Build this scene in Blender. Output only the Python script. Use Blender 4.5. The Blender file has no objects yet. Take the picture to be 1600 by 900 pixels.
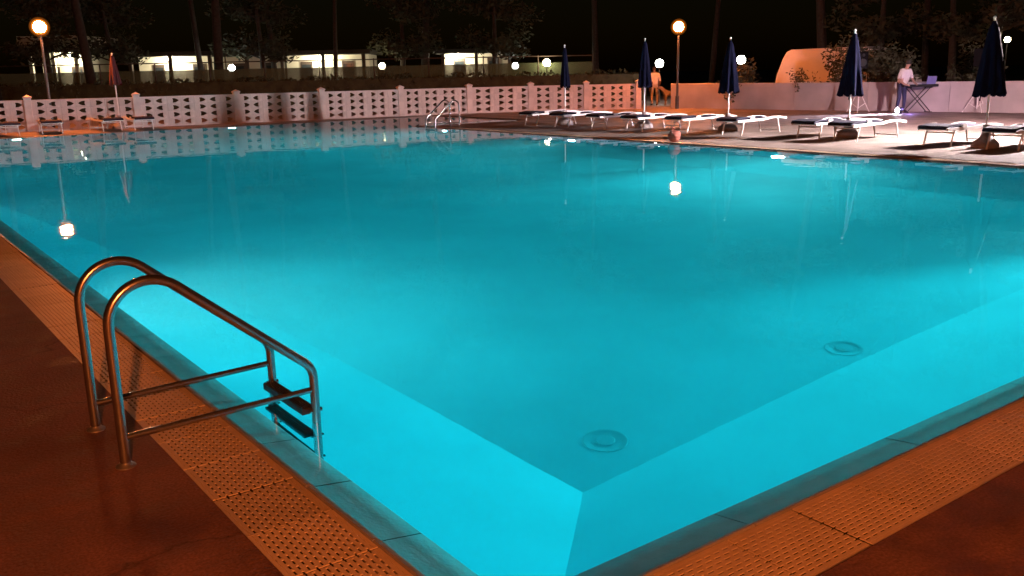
import bpy, bmesh, math, random
from mathutils import Vector, Matrix
random.seed(7)
scene = bpy.context.scene
col = scene.collection
PI = math.pi

# ------------------------------------------------------------------ camera
YAW, PITCH, ROLL, FPX, CAMH = 0.634623, 0.232745, -0.020945, 1425.31, 1.6
fw = Vector((math.sin(YAW) * math.cos(PITCH), math.cos(YAW) * math.cos(PITCH), -math.sin(PITCH)))
r0 = Vector((math.cos(YAW), -math.sin(YAW), 0))
u0 = r0.cross(fw)
rv = math.cos(ROLL) * r0 + math.sin(ROLL) * u0
uv = -math.sin(ROLL) * r0 + math.cos(ROLL) * u0
cam_data = bpy.data.cameras.new('camera')
cam_data.sensor_width = 36
cam_data.lens = FPX / 1600 * 36
cam_data.clip_start = 0.05
cam_data.clip_end = 800
cam = bpy.data.objects.new('camera', cam_data)
m = Matrix((rv, uv, -fw)).transposed().to_4x4()
m.translation = Vector((0, 0, CAMH))
cam.matrix_world = m
col.objects.link(cam)
scene.camera = cam

# ------------------------------------------------------------------ night sky, moonlight, exposure
world = bpy.data.worlds.new('World')
scene.world = world
world.use_nodes = True
wn = world.node_tree.nodes
wl = world.node_tree.links
sky = wn.new('ShaderNodeTexSky')
sky.sky_type = 'NISHITA'
sky.sun_disc = False
sky.sun_elevation = math.radians(2)
sky.sun_rotation = math.radians(200)
wn['Background'].inputs['Strength'].default_value = 0.0012
wl.new(sky.outputs[0], wn['Background'].inputs['Color'])
sd = bpy.data.lights.new('moon', 'SUN')
sd.energy = 0.002
sd.angle = math.radians(0.5)
sd.color = (0.8, 0.88, 1.0)
so = bpy.data.objects.new('moon', sd)
so.rotation_euler = (math.radians(40), 0, math.radians(200))
col.objects.link(so)
vs = scene.view_settings
vs.view_transform = 'Standard'
vs.look = 'None'
vs.exposure = 0
vs.gamma = 1
scene.cycles.use_denoising = True
scene.cycles.max_bounces = 10
scene.cycles.diffuse_bounces = 5
scene.cycles.sample_clamp_indirect = 4
scene.cycles.sample_clamp_direct = 0

SODIUM = (1.0, 0.22, 0.045)
FLOOD = (1.0, 0.80, 0.79)
POOL = (0.55, 1.0, 0.97)

# ------------------------------------------------------------------ helpers
class MB:
    def __init__(s):
        s.v, s.f = [], []
    def add(s, vs, fs):
        o = len(s.v)
        s.v += [tuple(v) for v in vs]
        s.f += [tuple(i + o for i in f) for f in fs]
        return s
    def box(s, a, b):
        x0, y0, z0 = a; x1, y1, z1 = b
        return s.add([(x0, y0, z0), (x1, y0, z0), (x1, y1, z0), (x0, y1, z0), (x0, y0, z1), (x1, y0, z1), (x1, y1, z1), (x0, y1, z1)],
                     [(3, 2, 1, 0), (4, 5, 6, 7), (0, 1, 5, 4), (1, 2, 6, 5), (2, 3, 7, 6), (3, 0, 4, 7)])
    def tube(s, path, r, n=8, cap=True):
        P = [Vector(p) for p in path]
        R = r if isinstance(r, (list, tuple)) else [r] * len(P)
        rings = []
        t0 = (P[1] - P[0]).normalized()
        ref = Vector((0, 0, 1)) if abs(t0.z) < 0.9 else Vector((1, 0, 0))
        a = t0.cross(ref).normalized()
        vs = []
        for i, p in enumerate(P):
            if i == 0: t = P[1] - P[0]
            elif i == len(P) - 1: t = P[-1] - P[-2]
            else: t = (P[i + 1] - P[i]).normalized() + (P[i] - P[i - 1]).normalized()
            t.normalize()
            a = (a - t * a.dot(t)).normalized()
            b = t.cross(a)
            for k in range(n):
                an = 2 * PI * k / n
                vs.append(p + (a * math.cos(an) + b * math.sin(an)) * R[i])
        fs = []
        for i in range(len(P) - 1):
            for k in range(n):
                fs.append((i * n + k, i * n + (k + 1) % n, (i + 1) * n + (k + 1) % n, (i + 1) * n + k))
        if cap:
            fs.append(tuple(range(n - 1, -1, -1)))
            fs.append(tuple((len(P) - 1) * n + k for k in range(n)))
        return s.add(vs, fs)
    def lathe(s, prof, n=16, c=(0, 0, 0), wob=None):
        vs, fs = [], []
        for j, (r, z) in enumerate(prof):
            for k in range(n):
                a = 2 * PI * k / n
                rr = r * (wob(a, j) if wob else 1)
                vs.append((c[0] + rr * math.cos(a), c[1] + rr * math.sin(a), c[2] + z))
        for j in range(len(prof) - 1):
            for k in range(n):
                fs.append((j * n + k, j * n + (k + 1) % n, (j + 1) * n + (k + 1) % n, (j + 1) * n + k))
        fs.append(tuple(range(n - 1, -1, -1)))
        fs.append(tuple((len(prof) - 1) * n + k for k in range(n)))
        return s.add(vs, fs)
    def sphere(s, c, r, n=16, m=10, sq=(1, 1, 1)):
        vs = [(c[0], c[1], c[2] - r * sq[2])]
        for j in range(1, m):
            t = PI * j / m - PI / 2
            for k in range(n):
                a = 2 * PI * k / n
                vs.append((c[0] + r * sq[0] * math.cos(t) * math.cos(a), c[1] + r * sq[1] * math.cos(t) * math.sin(a), c[2] + r * sq[2] * math.sin(t)))
        vs.append((c[0], c[1], c[2] + r * sq[2]))
        fs = [(0, 1 + (k + 1) % n, 1 + k) for k in range(n)]
        for j in range(m - 2):
            for k in range(n):
                fs.append((1 + j * n + k, 1 + j * n + (k + 1) % n, 1 + (j + 1) * n + (k + 1) % n, 1 + (j + 1) * n + k))
        l = len(vs) - 1
        fs += [(l, 1 + (m - 2) * n + k, 1 + (m - 2) * n + (k + 1) % n) for k in range(n)]
        return s.add(vs, fs)
    def prism(s, pts, z0, z1):
        n = len(pts)
        return s.add([(x, y, z0) for x, y in pts] + [(x, y, z1) for x, y in pts],
                     [tuple(range(n - 1, -1, -1)), tuple(range(n, 2 * n))] + [(k, (k + 1) % n, n + (k + 1) % n, n + k) for k in range(n)])
    def mesh(s, name, mat=None, smooth=False):
        me = bpy.data.meshes.new(name)
        me.from_pydata(s.v, [], s.f)
        if mat: me.materials.append(mat)
        if smooth:
            me.polygons.foreach_set('use_smooth', [True] * len(me.polygons))
            try: me.set_sharp_from_angle(angle=math.radians(40))
            except Exception: pass
        me.update()
        return me
    def build(s, name, mat, parent=None, smooth=False, loc=(0, 0, 0), rz=0):
        return link(name, s.mesh(name, mat, smooth), parent, loc, rz)

def link(name, me, parent=None, loc=(0, 0, 0), rz=0):
    o = bpy.data.objects.new(name, me)
    col.objects.link(o)
    o.location = loc
    o.rotation_euler = (0, 0, rz)
    if parent: o.parent = parent
    return o
def bevel(o, w=0.01, seg=2):
    b = o.modifiers.new('bevel', 'BEVEL'); b.width = w; b.segments = seg; b.limit_method = 'ANGLE'
    return o
def empty(name, loc=(0, 0, 0), rz=0):
    o = bpy.data.objects.new(name, None)
    col.objects.link(o)
    o.location = loc; o.rotation_euler = (0, 0, rz)
    o.empty_display_size = 0.1
    return o
def tag(o, label=None, cat=None, group=None, kind=None):
    if label: o['label'] = label
    if cat: o['category'] = cat
    if group: o['group'] = group
    if kind: o['kind'] = kind
    return o
def copy_tree(o, parent=None):
    c = o.copy(); col.objects.link(c); c.parent = parent
    for ch in list(o.children): copy_tree(ch, c)
    return c

# ------------------------------------------------------------------ materials
def mat(name, color, rough=0.6, metal=0.0, noise=0.0, nscale=8.0, bump=0.0, bscale=40.0, col2=None, spec=0.5, emit=None, estr=0):
    M = bpy.data.materials.new(name); M.use_nodes = True
    nt = M.node_tree; N = nt.nodes; L = nt.links
    B = N['Principled BSDF']
    B.inputs['Roughness'].default_value = rough
    B.inputs['Metallic'].default_value = metal
    B.inputs['Specular IOR Level'].default_value = spec
    c = tuple(color) + (1,)
    B.inputs['Base Color'].default_value = c
    tc = N.new('ShaderNodeTexCoord')
    if noise or col2:
        n = N.new('ShaderNodeTexNoise'); n.inputs['Scale'].default_value = nscale; n.inputs['Detail'].default_value = 6
        L.new(tc.outputs['Object'], n.inputs['Vector'])
        mx = N.new('ShaderNodeMix'); mx.data_type = 'RGBA'
        d = col2 if col2 else tuple(k * (1 - noise) for k in color)
        mx.inputs[6].default_value = c; mx.inputs[7].default_value = tuple(d) + (1,)
        cr = N.new('ShaderNodeValToRGB'); cr.color_ramp.elements[0].position = 0.38; cr.color_ramp.elements[1].position = 0.66
        L.new(n.outputs['Fac'], cr.inputs[0]); L.new(cr.outputs[0], mx.inputs[0]); L.new(mx.outputs[2], B.inputs['Base Color'])
    if bump:
        n2 = N.new('ShaderNodeTexNoise'); n2.inputs['Scale'].default_value = bscale; n2.inputs['Detail'].default_value = 4
        L.new(tc.outputs['Object'], n2.inputs['Vector'])
        bp = N.new('ShaderNodeBump'); bp.inputs['Strength'].default_value = bump; bp.inputs['Distance'].default_value = 0.01
        L.new(n2.outputs['Fac'], bp.inputs['Height']); L.new(bp.outputs[0], B.inputs['Normal'])
    if emit:
        B.inputs['Emission Color'].default_value = tuple(emit) + (1,)
        B.inputs['Emission Strength'].default_value = estr
    return M
def glow(name, color, strength):
    M = bpy.data.materials.new(name); M.use_nodes = True
    nt = M.node_tree; nt.nodes.remove(nt.nodes['Principled BSDF'])
    e = nt.nodes.new('ShaderNodeEmission'); e.inputs[0].default_value = tuple(color) + (1,); e.inputs[1].default_value = strength
    nt.links.new(e.outputs[0], nt.nodes['Material Output'].inputs[0])
    return M

def deck_material(name, color):
    M = mat(name, color, 0.62, noise=0.4, nscale=1.3, bump=0.6, bscale=60)
    N = M.node_tree.nodes; L = M.node_tree.links; B = N['Principled BSDF']
    tc = N.new('ShaderNodeTexCoord')
    # hairline cracks
    vo = N.new('ShaderNodeTexVoronoi'); vo.feature = 'DISTANCE_TO_EDGE'; vo.inputs['Scale'].default_value = 0.55
    wp = N.new('ShaderNodeTexNoise'); wp.inputs['Scale'].default_value = 3; wp.inputs['Detail'].default_value = 5
    L.new(tc.outputs['Object'], wp.inputs['Vector'])
    va = N.new('ShaderNodeVectorMath'); va.operation = 'MULTIPLY_ADD'; va.inputs[1].default_value = (0.5, 0.5, 0.5)
    L.new(wp.outputs['Color'], va.inputs[0]); L.new(tc.outputs['Object'], va.inputs[2]); L.new(va.outputs[0], vo.inputs['Vector'])
    cr = N.new('ShaderNodeValToRGB'); cr.color_ramp.elements[0].position = 0.0; cr.color_ramp.elements[1].position = 0.006
    cr.color_ramp.elements[0].color = (0.5, 0.5, 0.5, 1); cr.color_ramp.elements[1].color = (1, 1, 1, 1)
    L.new(vo.outputs['Distance'], cr.inputs[0])
    old = B.inputs['Base Color'].links[0].from_socket
    # stains
    st = N.new('ShaderNodeTexNoise'); st.inputs['Scale'].default_value = 4.5; st.inputs['Detail'].default_value = 8; st.inputs['Roughness'].default_value = 0.65
    L.new(tc.outputs['Object'], st.inputs['Vector'])
    sr = N.new('ShaderNodeValToRGB'); sr.color_ramp.elements[0].position = 0.35; sr.color_ramp.elements[1].position = 0.6
    sr.color_ramp.elements[0].color = (0.6, 0.56, 0.54, 1); sr.color_ramp.elements[1].color = (1, 1, 1, 1)
    L.new(st.outputs['Fac'], sr.inputs[0])
    m1 = N.new('ShaderNodeMix'); m1.data_type = 'RGBA'; m1.blend_type = 'MULTIPLY'; m1.inputs[0].default_value = 1
    L.new(old, m1.inputs[6]); L.new(cr.outputs[0], m1.inputs[7])
    m2 = N.new('ShaderNodeMix'); m2.data_type = 'RGBA'; m2.blend_type = 'MULTIPLY'; m2.inputs[0].default_value = 1
    L.new(m1.outputs[2], m2.inputs[6]); L.new(sr.outputs[0], m2.inputs[7])
    sp_ = N.new('ShaderNodeTexNoise'); sp_.inputs['Scale'].default_value = 95; sp_.inputs['Detail'].default_value = 3
    L.new(tc.outputs['Object'], sp_.inputs['Vector'])
    sm = N.new('ShaderNodeMapRange'); sm.inputs[1].default_value = 0.3; sm.inputs[2].default_value = 0.7; sm.inputs[3].default_value = 0.6; sm.inputs[4].default_value = 1.3
    L.new(sp_.outputs['Fac'], sm.inputs[0])
    m3 = N.new('ShaderNodeMix'); m3.data_type = 'RGBA'; m3.blend_type = 'MULTIPLY'; m3.inputs[0].default_value = 1
    L.new(m2.outputs[2], m3.inputs[6]); L.new(sm.outputs[0], m3.inputs[7])
    L.new(m3.outputs[2], B.inputs['Base Color'])
    # damp patches are glossier
    rr = N.new('ShaderNodeMapRange'); rr.inputs[1].default_value = 0.35; rr.inputs[2].default_value = 0.6; rr.inputs[3].default_value = 0.5; rr.inputs[4].default_value = 0.8
    L.new(st.outputs['Fac'], rr.inputs[0]); L.new(rr.outputs[0], B.inputs['Roughness'])
    return M

def water_material():
    M = bpy.data.materials.new('pool water'); M.use_nodes = True
    nt = M.node_tree; N = nt.nodes; L = nt.links
    N.remove(N['Principled BSDF'])
    g = N.new('ShaderNodeBsdfGlass'); g.inputs['IOR'].default_value = 1.333; g.inputs['Roughness'].default_value = 0.0
    tc = N.new('ShaderNodeTexCoord')
    n = N.new('ShaderNodeTexNoise'); n.inputs['Scale'].default_value = 2.2; n.inputs['Detail'].default_value = 2
    L.new(tc.outputs['Object'], n.inputs['Vector'])
    b = N.new('ShaderNodeBump'); b.inputs['Strength'].default_value = 0.08; b.inputs['Distance'].default_value = 0.02
    L.new(n.outputs['Fac'], b.inputs['Height']); L.new(b.outputs[0], g.inputs['Normal'])
    L.new(g.outputs[0], N['Material Output'].inputs['Surface'])
    v = N.new('ShaderNodeVolumeAbsorption'); v.inputs['Color'].default_value = (0.0, 0.92, 0.965, 1); v.inputs['Density'].default_value = 0.25
    sc_ = N.new('ShaderNodeVolumeScatter'); sc_.inputs['Color'].default_value = (0.6, 0.95, 1, 1); sc_.inputs['Density'].default_value = 0.028; sc_.inputs['Anisotropy'].default_value = 0.3
    ad = N.new('ShaderNodeAddShader'); L.new(v.outputs[0], ad.inputs[0]); L.new(sc_.outputs[0], ad.inputs[1]); L.new(ad.outputs[0], N['Material Output'].inputs['Volume'])
    return M

M_deck = deck_material('deck concrete', (0.36, 0.30, 0.265))
M_deckr = deck_material('redder concrete', (0.24, 0.115, 0.09))
M_lawn = mat('night lawn', (0.05, 0.07, 0.03), 0.9, noise=0.5, nscale=0.6, bump=0.5, bscale=30)
M_shell = mat('pool paint', (0.07, 0.66, 0.76), 0.55, noise=0.12, nscale=0.9, bump=0.1, bscale=10)
M_water = water_material()
M_coping = mat('coping concrete', (0.27, 0.26, 0.25), 0.5, noise=0.22, nscale=5, bump=0.25, bscale=60)
M_trough = mat('drain trough', (0.022, 0.02, 0.018), 0.6, noise=0.3)
M_grate = mat('grate plastic', (0.62, 0.5, 0.36), 0.45, noise=0.12, nscale=6, bump=0.1, bscale=90)
M_steel = mat('stainless steel', (0.42, 0.41, 0.41), 0.25, 0.95, noise=0.15, nscale=20)
M_brushed = mat('brushed steel', (0.45, 0.43, 0.42), 0.45, 0.9)
M_tread = mat('black rubber tread', (0.012, 0.013, 0.014), 0.6, bump=0.4, bscale=120)
M_block = mat('fence concrete', (0.78, 0.69, 0.67), 0.8, noise=0.2, nscale=3, bump=0.25, bscale=30)
def tone_by_piece(M, lo, hi):
    N = M.node_tree.nodes; L = M.node_tree.links; B = N['Principled BSDF']
    oi = N.new('ShaderNodeObjectInfo'); mr = N.new('ShaderNodeMapRange'); mr.inputs[3].default_value = lo; mr.inputs[4].default_value = hi
    L.new(oi.outputs['Random'], mr.inputs[0])
    mx = N.new('ShaderNodeMix'); mx.data_type = 'RGBA'; mx.blend_type = 'MULTIPLY'; mx.inputs[0].default_value = 1
    L.new(B.inputs['Base Color'].links[0].from_socket, mx.inputs[6]); L.new(mr.outputs[0], mx.inputs[7]); L.new(mx.outputs[2], B.inputs['Base Color'])
tone_by_piece(M_block, 0.88, 1.04); tone_by_piece(M_grate, 0.82, 1.05); tone_by_piece(M_coping, 0.85, 1.05)
M_wall = mat('wall render', (0.50, 0.46, 0.45), 0.85, noise=0.22, nscale=1.1, bump=0.25, bscale=16)
M_white = mat('white lacquered aluminium', (0.8, 0.79, 0.77), 0.35)
M_navy = mat('navy textile', (0.009, 0.010, 0.034), 0.85, noise=0.2, nscale=12)
M_navy2 = mat('navy umbrella cloth', (0.004, 0.005, 0.018), 0.95, noise=0.25, nscale=7, spec=0.08)
M_red = mat('red umbrella cloth', (0.09, 0.008, 0.012), 0.8, noise=0.25, nscale=7)
M_base = mat('umbrella base concrete', (0.34, 0.31, 0.31), 0.8, noise=0.25, nscale=9, bump=0.2)
M_post = mat('painted lamp post', (0.09, 0.09, 0.09), 0.4)
M_black = mat('black plastic', (0.015, 0.015, 0.017), 0.45)
M_felt = mat('speaker carpet', (0.008, 0.008, 0.009), 1.0, spec=0.05)
M_bark = mat('pine bark', (0.035, 0.026, 0.02), 0.9, noise=0.5, nscale=9, bump=0.7, bscale=18)
M_leaf = mat('pine foliage', (0.04, 0.042, 0.02), 0.9, noise=0.5, nscale=1.2)
M_leaf2 = mat('shrub foliage', (0.06, 0.065, 0.03), 0.75, noise=0.5, nscale=2.5)
M_plaster = mat('bungalow plaster', (0.66, 0.62, 0.52), 0.85, noise=0.12, nscale=0.8)
M_roof = mat('bungalow roof', (0.045, 0.035, 0.03), 0.8, noise=0.3, nscale=2)
M_wood = mat('dark timber', (0.06, 0.04, 0.03), 0.6, noise=0.3)
M_glass_dark = mat('dark glass', (0.02, 0.025, 0.03), 0.1)
M_van = mat('white van paint', (0.68, 0.64, 0.57), 0.3, noise=0.05)
M_tyre = mat('tyre rubber', (0.02, 0.02, 0.02), 0.8)
M_skin = mat('skin', (0.45, 0.27, 0.2), 0.55)
M_shirt = mat('white cotton', (0.72, 0.70, 0.70), 0.85, noise=0.08, nscale=12)
M_jeans = mat('dark trousers', (0.02, 0.022, 0.05), 0.85, noise=0.2, nscale=12)
M_skin2 = mat('darkened skin', (0.12, 0.07, 0.055), 0.6)  # skin made darker to set off the clothes
M_shirt2 = mat('darkened pale shirt', (0.50, 0.50, 0.52), 0.9, noise=0.15, nscale=12)  # pale cloth darkened in colour to offset the strong lamp nearby
M_pale = mat('beige trousers', (0.30, 0.27, 0.26), 0.85, noise=0.1, nscale=12)  # also darkened in colour against that lamp
M_hair = mat('dark hair', (0.03, 0.025, 0.022), 0.7)
M_fur = mat('darkened cream fur', (0.24, 0.19, 0.16), 0.9, noise=0.2, nscale=10, bump=0.4)  # fur darkened in colour for the same lamp
M_lap = mat('violet lit laptop shell', (0.16, 0.17, 0.42), 0.35)  # violet light on the lid put into its colour
M_bag = mat('rust canvas bag', (0.33, 0.09, 0.06), 0.8, noise=0.3, nscale=14, bump=0.3)
M_drain = mat('drain rim paint', (0.05, 0.48, 0.56), 0.6)
M_tiles = mat('pool light housing', (0.6, 0.7, 0.72), 0.4)
G_sod = glow('sodium globe', SODIUM, 1650)
G_sodn = glow('sodium globe near', SODIUM, 10500)
G_lens = glow('pool lamp lens', POOL, 2000)
G_lens3 = glow('pool lamp lens strong', POOL, 3600)  # strength raised to brighten the dark floor near it
G_lens2 = glow('pool lamp lens weak', POOL, 650)  # strength lowered to balance the light in the basin
G_lens4 = glow('pool lamp lens near', POOL, 1650)
G_flood = glow('flood lamp glass', FLOOD, 18000)
G_flood2 = glow('added flood glass', (1.0, 0.62, 0.67), 7000)
def shell_material(name, strength, fac):  # see-through glowing shell that imitates the orange halo round a lamp
    M = bpy.data.materials.new(name); M.use_nodes = True
    nt = M.node_tree; N = nt.nodes; L = nt.links; N.remove(N['Principled BSDF'])
    e = N.new('ShaderNodeEmission'); e.inputs[0].default_value = (1.0, 0.24, 0.02, 1); e.inputs[1].default_value = strength
    t = N.new('ShaderNodeBsdfTransparent'); mx = N.new('ShaderNodeMixShader'); mx.inputs[0].default_value = fac
    L.new(t.outputs[0], mx.inputs[1]); L.new(e.outputs[0], mx.inputs[2]); L.new(mx.outputs[0], N['Material Output'].inputs[0])
    return M
G_shell = shell_material('amber lamp halo', 1.2, 0.07)
G_shell2 = shell_material('amber lamp refractor', 3.0, 0.22)
G_globe = glow('white path globe', (0.95, 1.0, 0.9), 55)
G_globew = glow('warm path globe', (1.0, 0.82, 0.5), 55)
G_bulb = glow('porch bulb', (1.0, 0.88, 0.6), 800)
G_screen = glow('laptop screen', (0.5, 0.65, 1.0), 4)
G_par = glow('stage light lens', (0.92, 0.8, 1.0), 260)

# ------------------------------------------------------------------ pool: layout in metres, camera foot at the origin
XL, XR, YN, YI, XF, YF = 1.53, 14.76, 2.10, 25.4, 18.7, 30.7      # pool outline (L shape)
CW, GW = 0.205, 0.34                                               # coping and grate widths
ZW, ZT, ZB = -0.012, -1.2, -1.9                                     # water, foot of walls, floor
O = CW + GW

# ground sheet (lawn) with a hole for the pool terrace, and the terrace itself
def ring_sheet(name, outer, holes_boxes, z, material):
    pass
T0 = (-30.0, -30.0); 
terr = MB()
def quad(mb, x0, y0, x1, y1, z): mb.add([(x0, y0, z), (x1, y0, z), (x1, y1, z), (x0, y1, z)], [(0, 1, 2, 3)])
hx0, hy0, hx1, hyi, hxf, hyf = XL - O, YN - O, XR + O, YI - O, XF + O, YF + CW + 0.1
quad(terr, -30, -30, hx0, 40, 0)
quad(terr, hx0, -30, 46, hy0, 0)
quad(terr, hx1, hy0, 46, hyi, 0)
quad(terr, hxf, hyi, 46, hyf, 0)
quad(terr, hx0, hyf, 46, 40, 0)
deck = terr.build('pool_deck', M_deck)
deck.data.materials.append(M_deckr)
for i in (0, 1): deck.data.polygons[i].material_index = 1  # redder copy of the deck concrete on the near and left quads
tag(deck, 'damp reddish brown concrete terrace around the pool', kind='structure')
lawn = MB()
quad(lawn, -400, -400, -29, 400, -0.03); quad(lawn, 45, -400, 400, 400, -0.03); quad(lawn, -29, 39, 45, 400, -0.03); quad(lawn, -29, -400, 45, -29, -0.03)
tag(lawn.build('ground', M_lawn), 'dark grass ground beyond the terrace', kind='structure')

# basin
sh = MB()
zt = -0.10
def wallq(a, b, z0, z1=None):
    z1 = z0 if z1 is None else z1
    sh.add([(a[0], a[1], zt), (b[0], b[1], zt), (b[0], b[1], z1), (a[0], a[1], z0)], [(0, 1, 2, 3)])
YLc = 20.6
wallq((XL, YN), (XR, YN), ZT); wallq((XR, YN), (XR, YI), ZT); wallq((XR, YI), (XF, YI), ZT); wallq((XF, YI), (XF, YF), ZT)
wallq((XF, YF), (XL, YF), ZT); wallq((XL, YF), (XL, YI), ZT, ZB); wallq((XL, YI), (XL, YLc), ZB); wallq((XL, YLc), (XL, YN), ZB, ZT)
F0, F1, F2, F3 = (3.29, 3.8, ZB), (13.1, 3.8, ZB), (13.1, YI, ZB), (XL, YI, ZB)
sh.add([(XL, YN, ZT), (XR, YN, ZT), F1, F0], [(0, 1, 2, 3)])
sh.add([(XL, YN, ZT), F0, (XL, YLc, ZB)], [(0, 1, 2)])
sh.add([(XR, YN, ZT), (XR, YI, ZT), F2, F1], [(0, 1, 2, 3)])
sh.add([F0, F1, F2, F3, (XL, YLc, ZB)], [(0, 1, 2, 3, 4)])
sh.add([F3, F2, (13.2, YF, ZT), (XL, YF, ZT)], [(0, 1, 2, 3)])
sh.add([F2, (XR, YI, ZT), (XR, YF, ZT), (13.2, YF, ZT)], [(0, 1, 2, 3)])
sh.add([(XR, YI, ZT), (XF, YI, ZT), (XF, YF, ZT), (XR, YF, ZT)], [(0, 1, 2, 3)])
basin = sh.build('pool_basin', M_shell)
bpy.context.view_layer.update()
bm = bmesh.new(); bm.from_mesh(basin.data); bmesh.ops.remove_doubles(bm, verts=bm.verts, dist=1e-4); bmesh.ops.recalc_face_normals(bm, faces=bm.faces)
bm.to_mesh(basin.data); bm.free()
tag(basin, 'pale turquoise painted pool basin with sloping hopper floor', kind='structure')

# water body: one closed volume
w = MB()
e = CW - 0.003
poly = [(XL - e, YN - e), (XR + e, YN - e), (XR + e, YI - e), (XF + e, YI - e), (XF + e, YF + e), (XL - e, YF + e)]
w.prism(poly, -2.6, ZW)
wo = w.build('water', M_water)
tag(wo, 'still turquoise pool water lit from below', kind='structure')

# coping stones: profile (distance from the outer edge, height)
prof = [(0, -0.14), (0, -0.004), (0.006, 0.002), (0.018, 0.0), (0.04, -0.014), (0.12, -0.04), (0.195, -0.064), (0.205, -0.078), (0.205, -0.2)]   # slopes under the water: an overflow edge
def coping_mesh(length, name):
    mb = MB(); g = 0.0035; n = len(prof)
    jit = 0.0
    mb.add([(d, g, z) for d, z in prof] + [(d, length - g, z) for d, z in prof],
           [(k, (k + 1) % n, n + (k + 1) % n, n + k) for k in range(n)] + [tuple(range(n - 1, -1, -1)), tuple(range(n, 2 * n))])
    return mb.mesh(name, M_coping, True)
cop = empty('pool_coping'); tag(cop, 'rounded concrete coping along the pool edge', kind='structure')
cm56 = coping_mesh(0.56, 'coping_stone'); cm112 = coping_mesh(1.12, 'coping_stone_long')
def coping_run(x, y, rz, total, me, step):
    n = int(round(total / step)); s = total / (n * step)
    for i in range(n):
        dx, dy = -math.sin(rz) * i * step * s, math.cos(rz) * i * step * s
        o = link('coping_stone', me, cop, (x + dx, y + dy, random.uniform(-0.0015, 0.0015)), rz)
        o.scale = (1, s, 1)
coping_run(XL - CW, YN, 0, YF - YN, cm56, 0.56)                              # long near edge
coping_run(XR + CW, YN - CW, PI / 2, XR - XL + 2 * CW, cm112, 1.12)          # short near edge (runs towards -x)
coping_run(XR + CW, YI - CW, PI, YI - YN - CW, cm112, 1.12)                  # far long edge
coping_run(XF + CW, YI - CW, PI / 2, XF - XR - 0.0, cm112, 1.12)
coping_run(XF + CW, YF, PI, YF - YI + CW, cm112, 1.12)
coping_run(XL - CW, YF + CW, -PI / 2, XF - XL + 2 * CW, cm112, 1.12)

# overflow channel with slotted grates
ch = MB()
zc = -0.13
quad(ch, XL - O - .01, YN - O - .01, XL - CW + .005, YF + .3, zc); quad(ch, XL - CW, YN - O - .01, XR + O + .01, YN - CW + .005, zc)
quad(ch, XR + CW - .005, YN - CW, XR + O + .01, YI - CW + .005, zc); quad(ch, XR + O, YI - O - .01, XF + O + .01, YI - CW + .005, zc)
quad(ch, XF + CW - .005, YI - CW, XF + O + .01, YF + .3, zc); quad(ch, XL - CW, YF + CW - 0.01, XF + CW, YF + 0.3, zc)
for a, b in (((XL - O, YN - O), (XL - O, YF + .3)), ((XL - O, YN - O), (XR + O, YN - O)), ((XR + O, YN - O), (XR + O, YI - O)), ((XR + O, YI - O), (XF + O, YI - O)), ((XF + O, YI - O), (XF + O, YF + .3))):
    ch.add([(a[0], a[1], 0), (b[0], b[1], 0), (b[0], b[1], zc), (a[0], a[1], zc)], [(0, 1, 2, 3)])
channel = ch.build('drain_channel', M_trough)
tag(channel, 'narrow overflow channel covered with slotted plastic grates', kind='structure')
def grate_mesh():
    mb = MB(); L = 0.352; W = 0.334; rows = 14; pr = W / rows; rib = 0.0145; zt_, zb_ = 0.0, -0.005; px = L / 8; slot = 0.03
    for j in range(rows + 1):
        x = min(max(j * pr, rib / 2), W - rib / 2)
        mb.box((x - rib / 2, 0, zb_), (x + rib / 2, L, zt_))
    for j in range(rows):
        x0, x1 = j * pr + rib / 2 + (rib / 2 if j == 0 else 0), (j + 1) * pr - rib / 2 - (rib / 2 if j == rows - 1 else 0)
        off = 0 if j % 2 else px / 2
        for k in range(9):
            c = k * px + off
            a, b = max(c - (px - slot) / 2, 0.001), min(c + (px - slot) / 2, L - 0.001)
            if b > a: mb.box((x0 + 1e-4, a, zb_ + .0003), (x1 - 1e-4, b, zt_ - 0.0003))
    for k in range(8):
        mb.box((-0.005, k * px + 0.012, zb_), (0, k * px + 0.034, zt_ - 0.0015))
    return mb.mesh('grate_panel', M_grate)
gm = grate_mesh()
GP = 0.362
def grate_run(x, y, rz, total):
    n = int(total // GP)
    for i in range(n):
        d = i * GP
        o = link('grate_panel', gm, channel, (x - math.sin(rz) * d, y + math.cos(rz) * d, -0.004 + random.uniform(-0.002, 0.002)), rz + random.uniform(-.004, .004))
grate_run(XL - O + .004, YN - CW - 0.0, 0, 28.2)
grate_run(XR + CW, YN - O + .004, PI / 2, 14.2)
grate_run(XR + O - .004, YI - CW - .0, PI, 23.0)

# floor drains
for i, (x, y, lb) in enumerate(((3.8, 4.16, 'round drain cover on the pool floor by the near corner'), (6.22, 4.02, 'round drain cover on the pool floor along the near slope'))):
    d = empty('floor_drain', (x, y, ZB))
    MB().lathe([(0.15, 0), (0.147, 0.003), (0.125, 0.003), (0.12, 0.0015), (0.07, 0.0015)], 28).build('rim', M_drain, d, True)
    MB().lathe([(0.065, 0.0), (0.06, 0.006), (0.03, 0.007)], 20).build('cover', M_drain, d, True)
    tag(d, lb, 'drain', 'drains on the pool floor')

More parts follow.
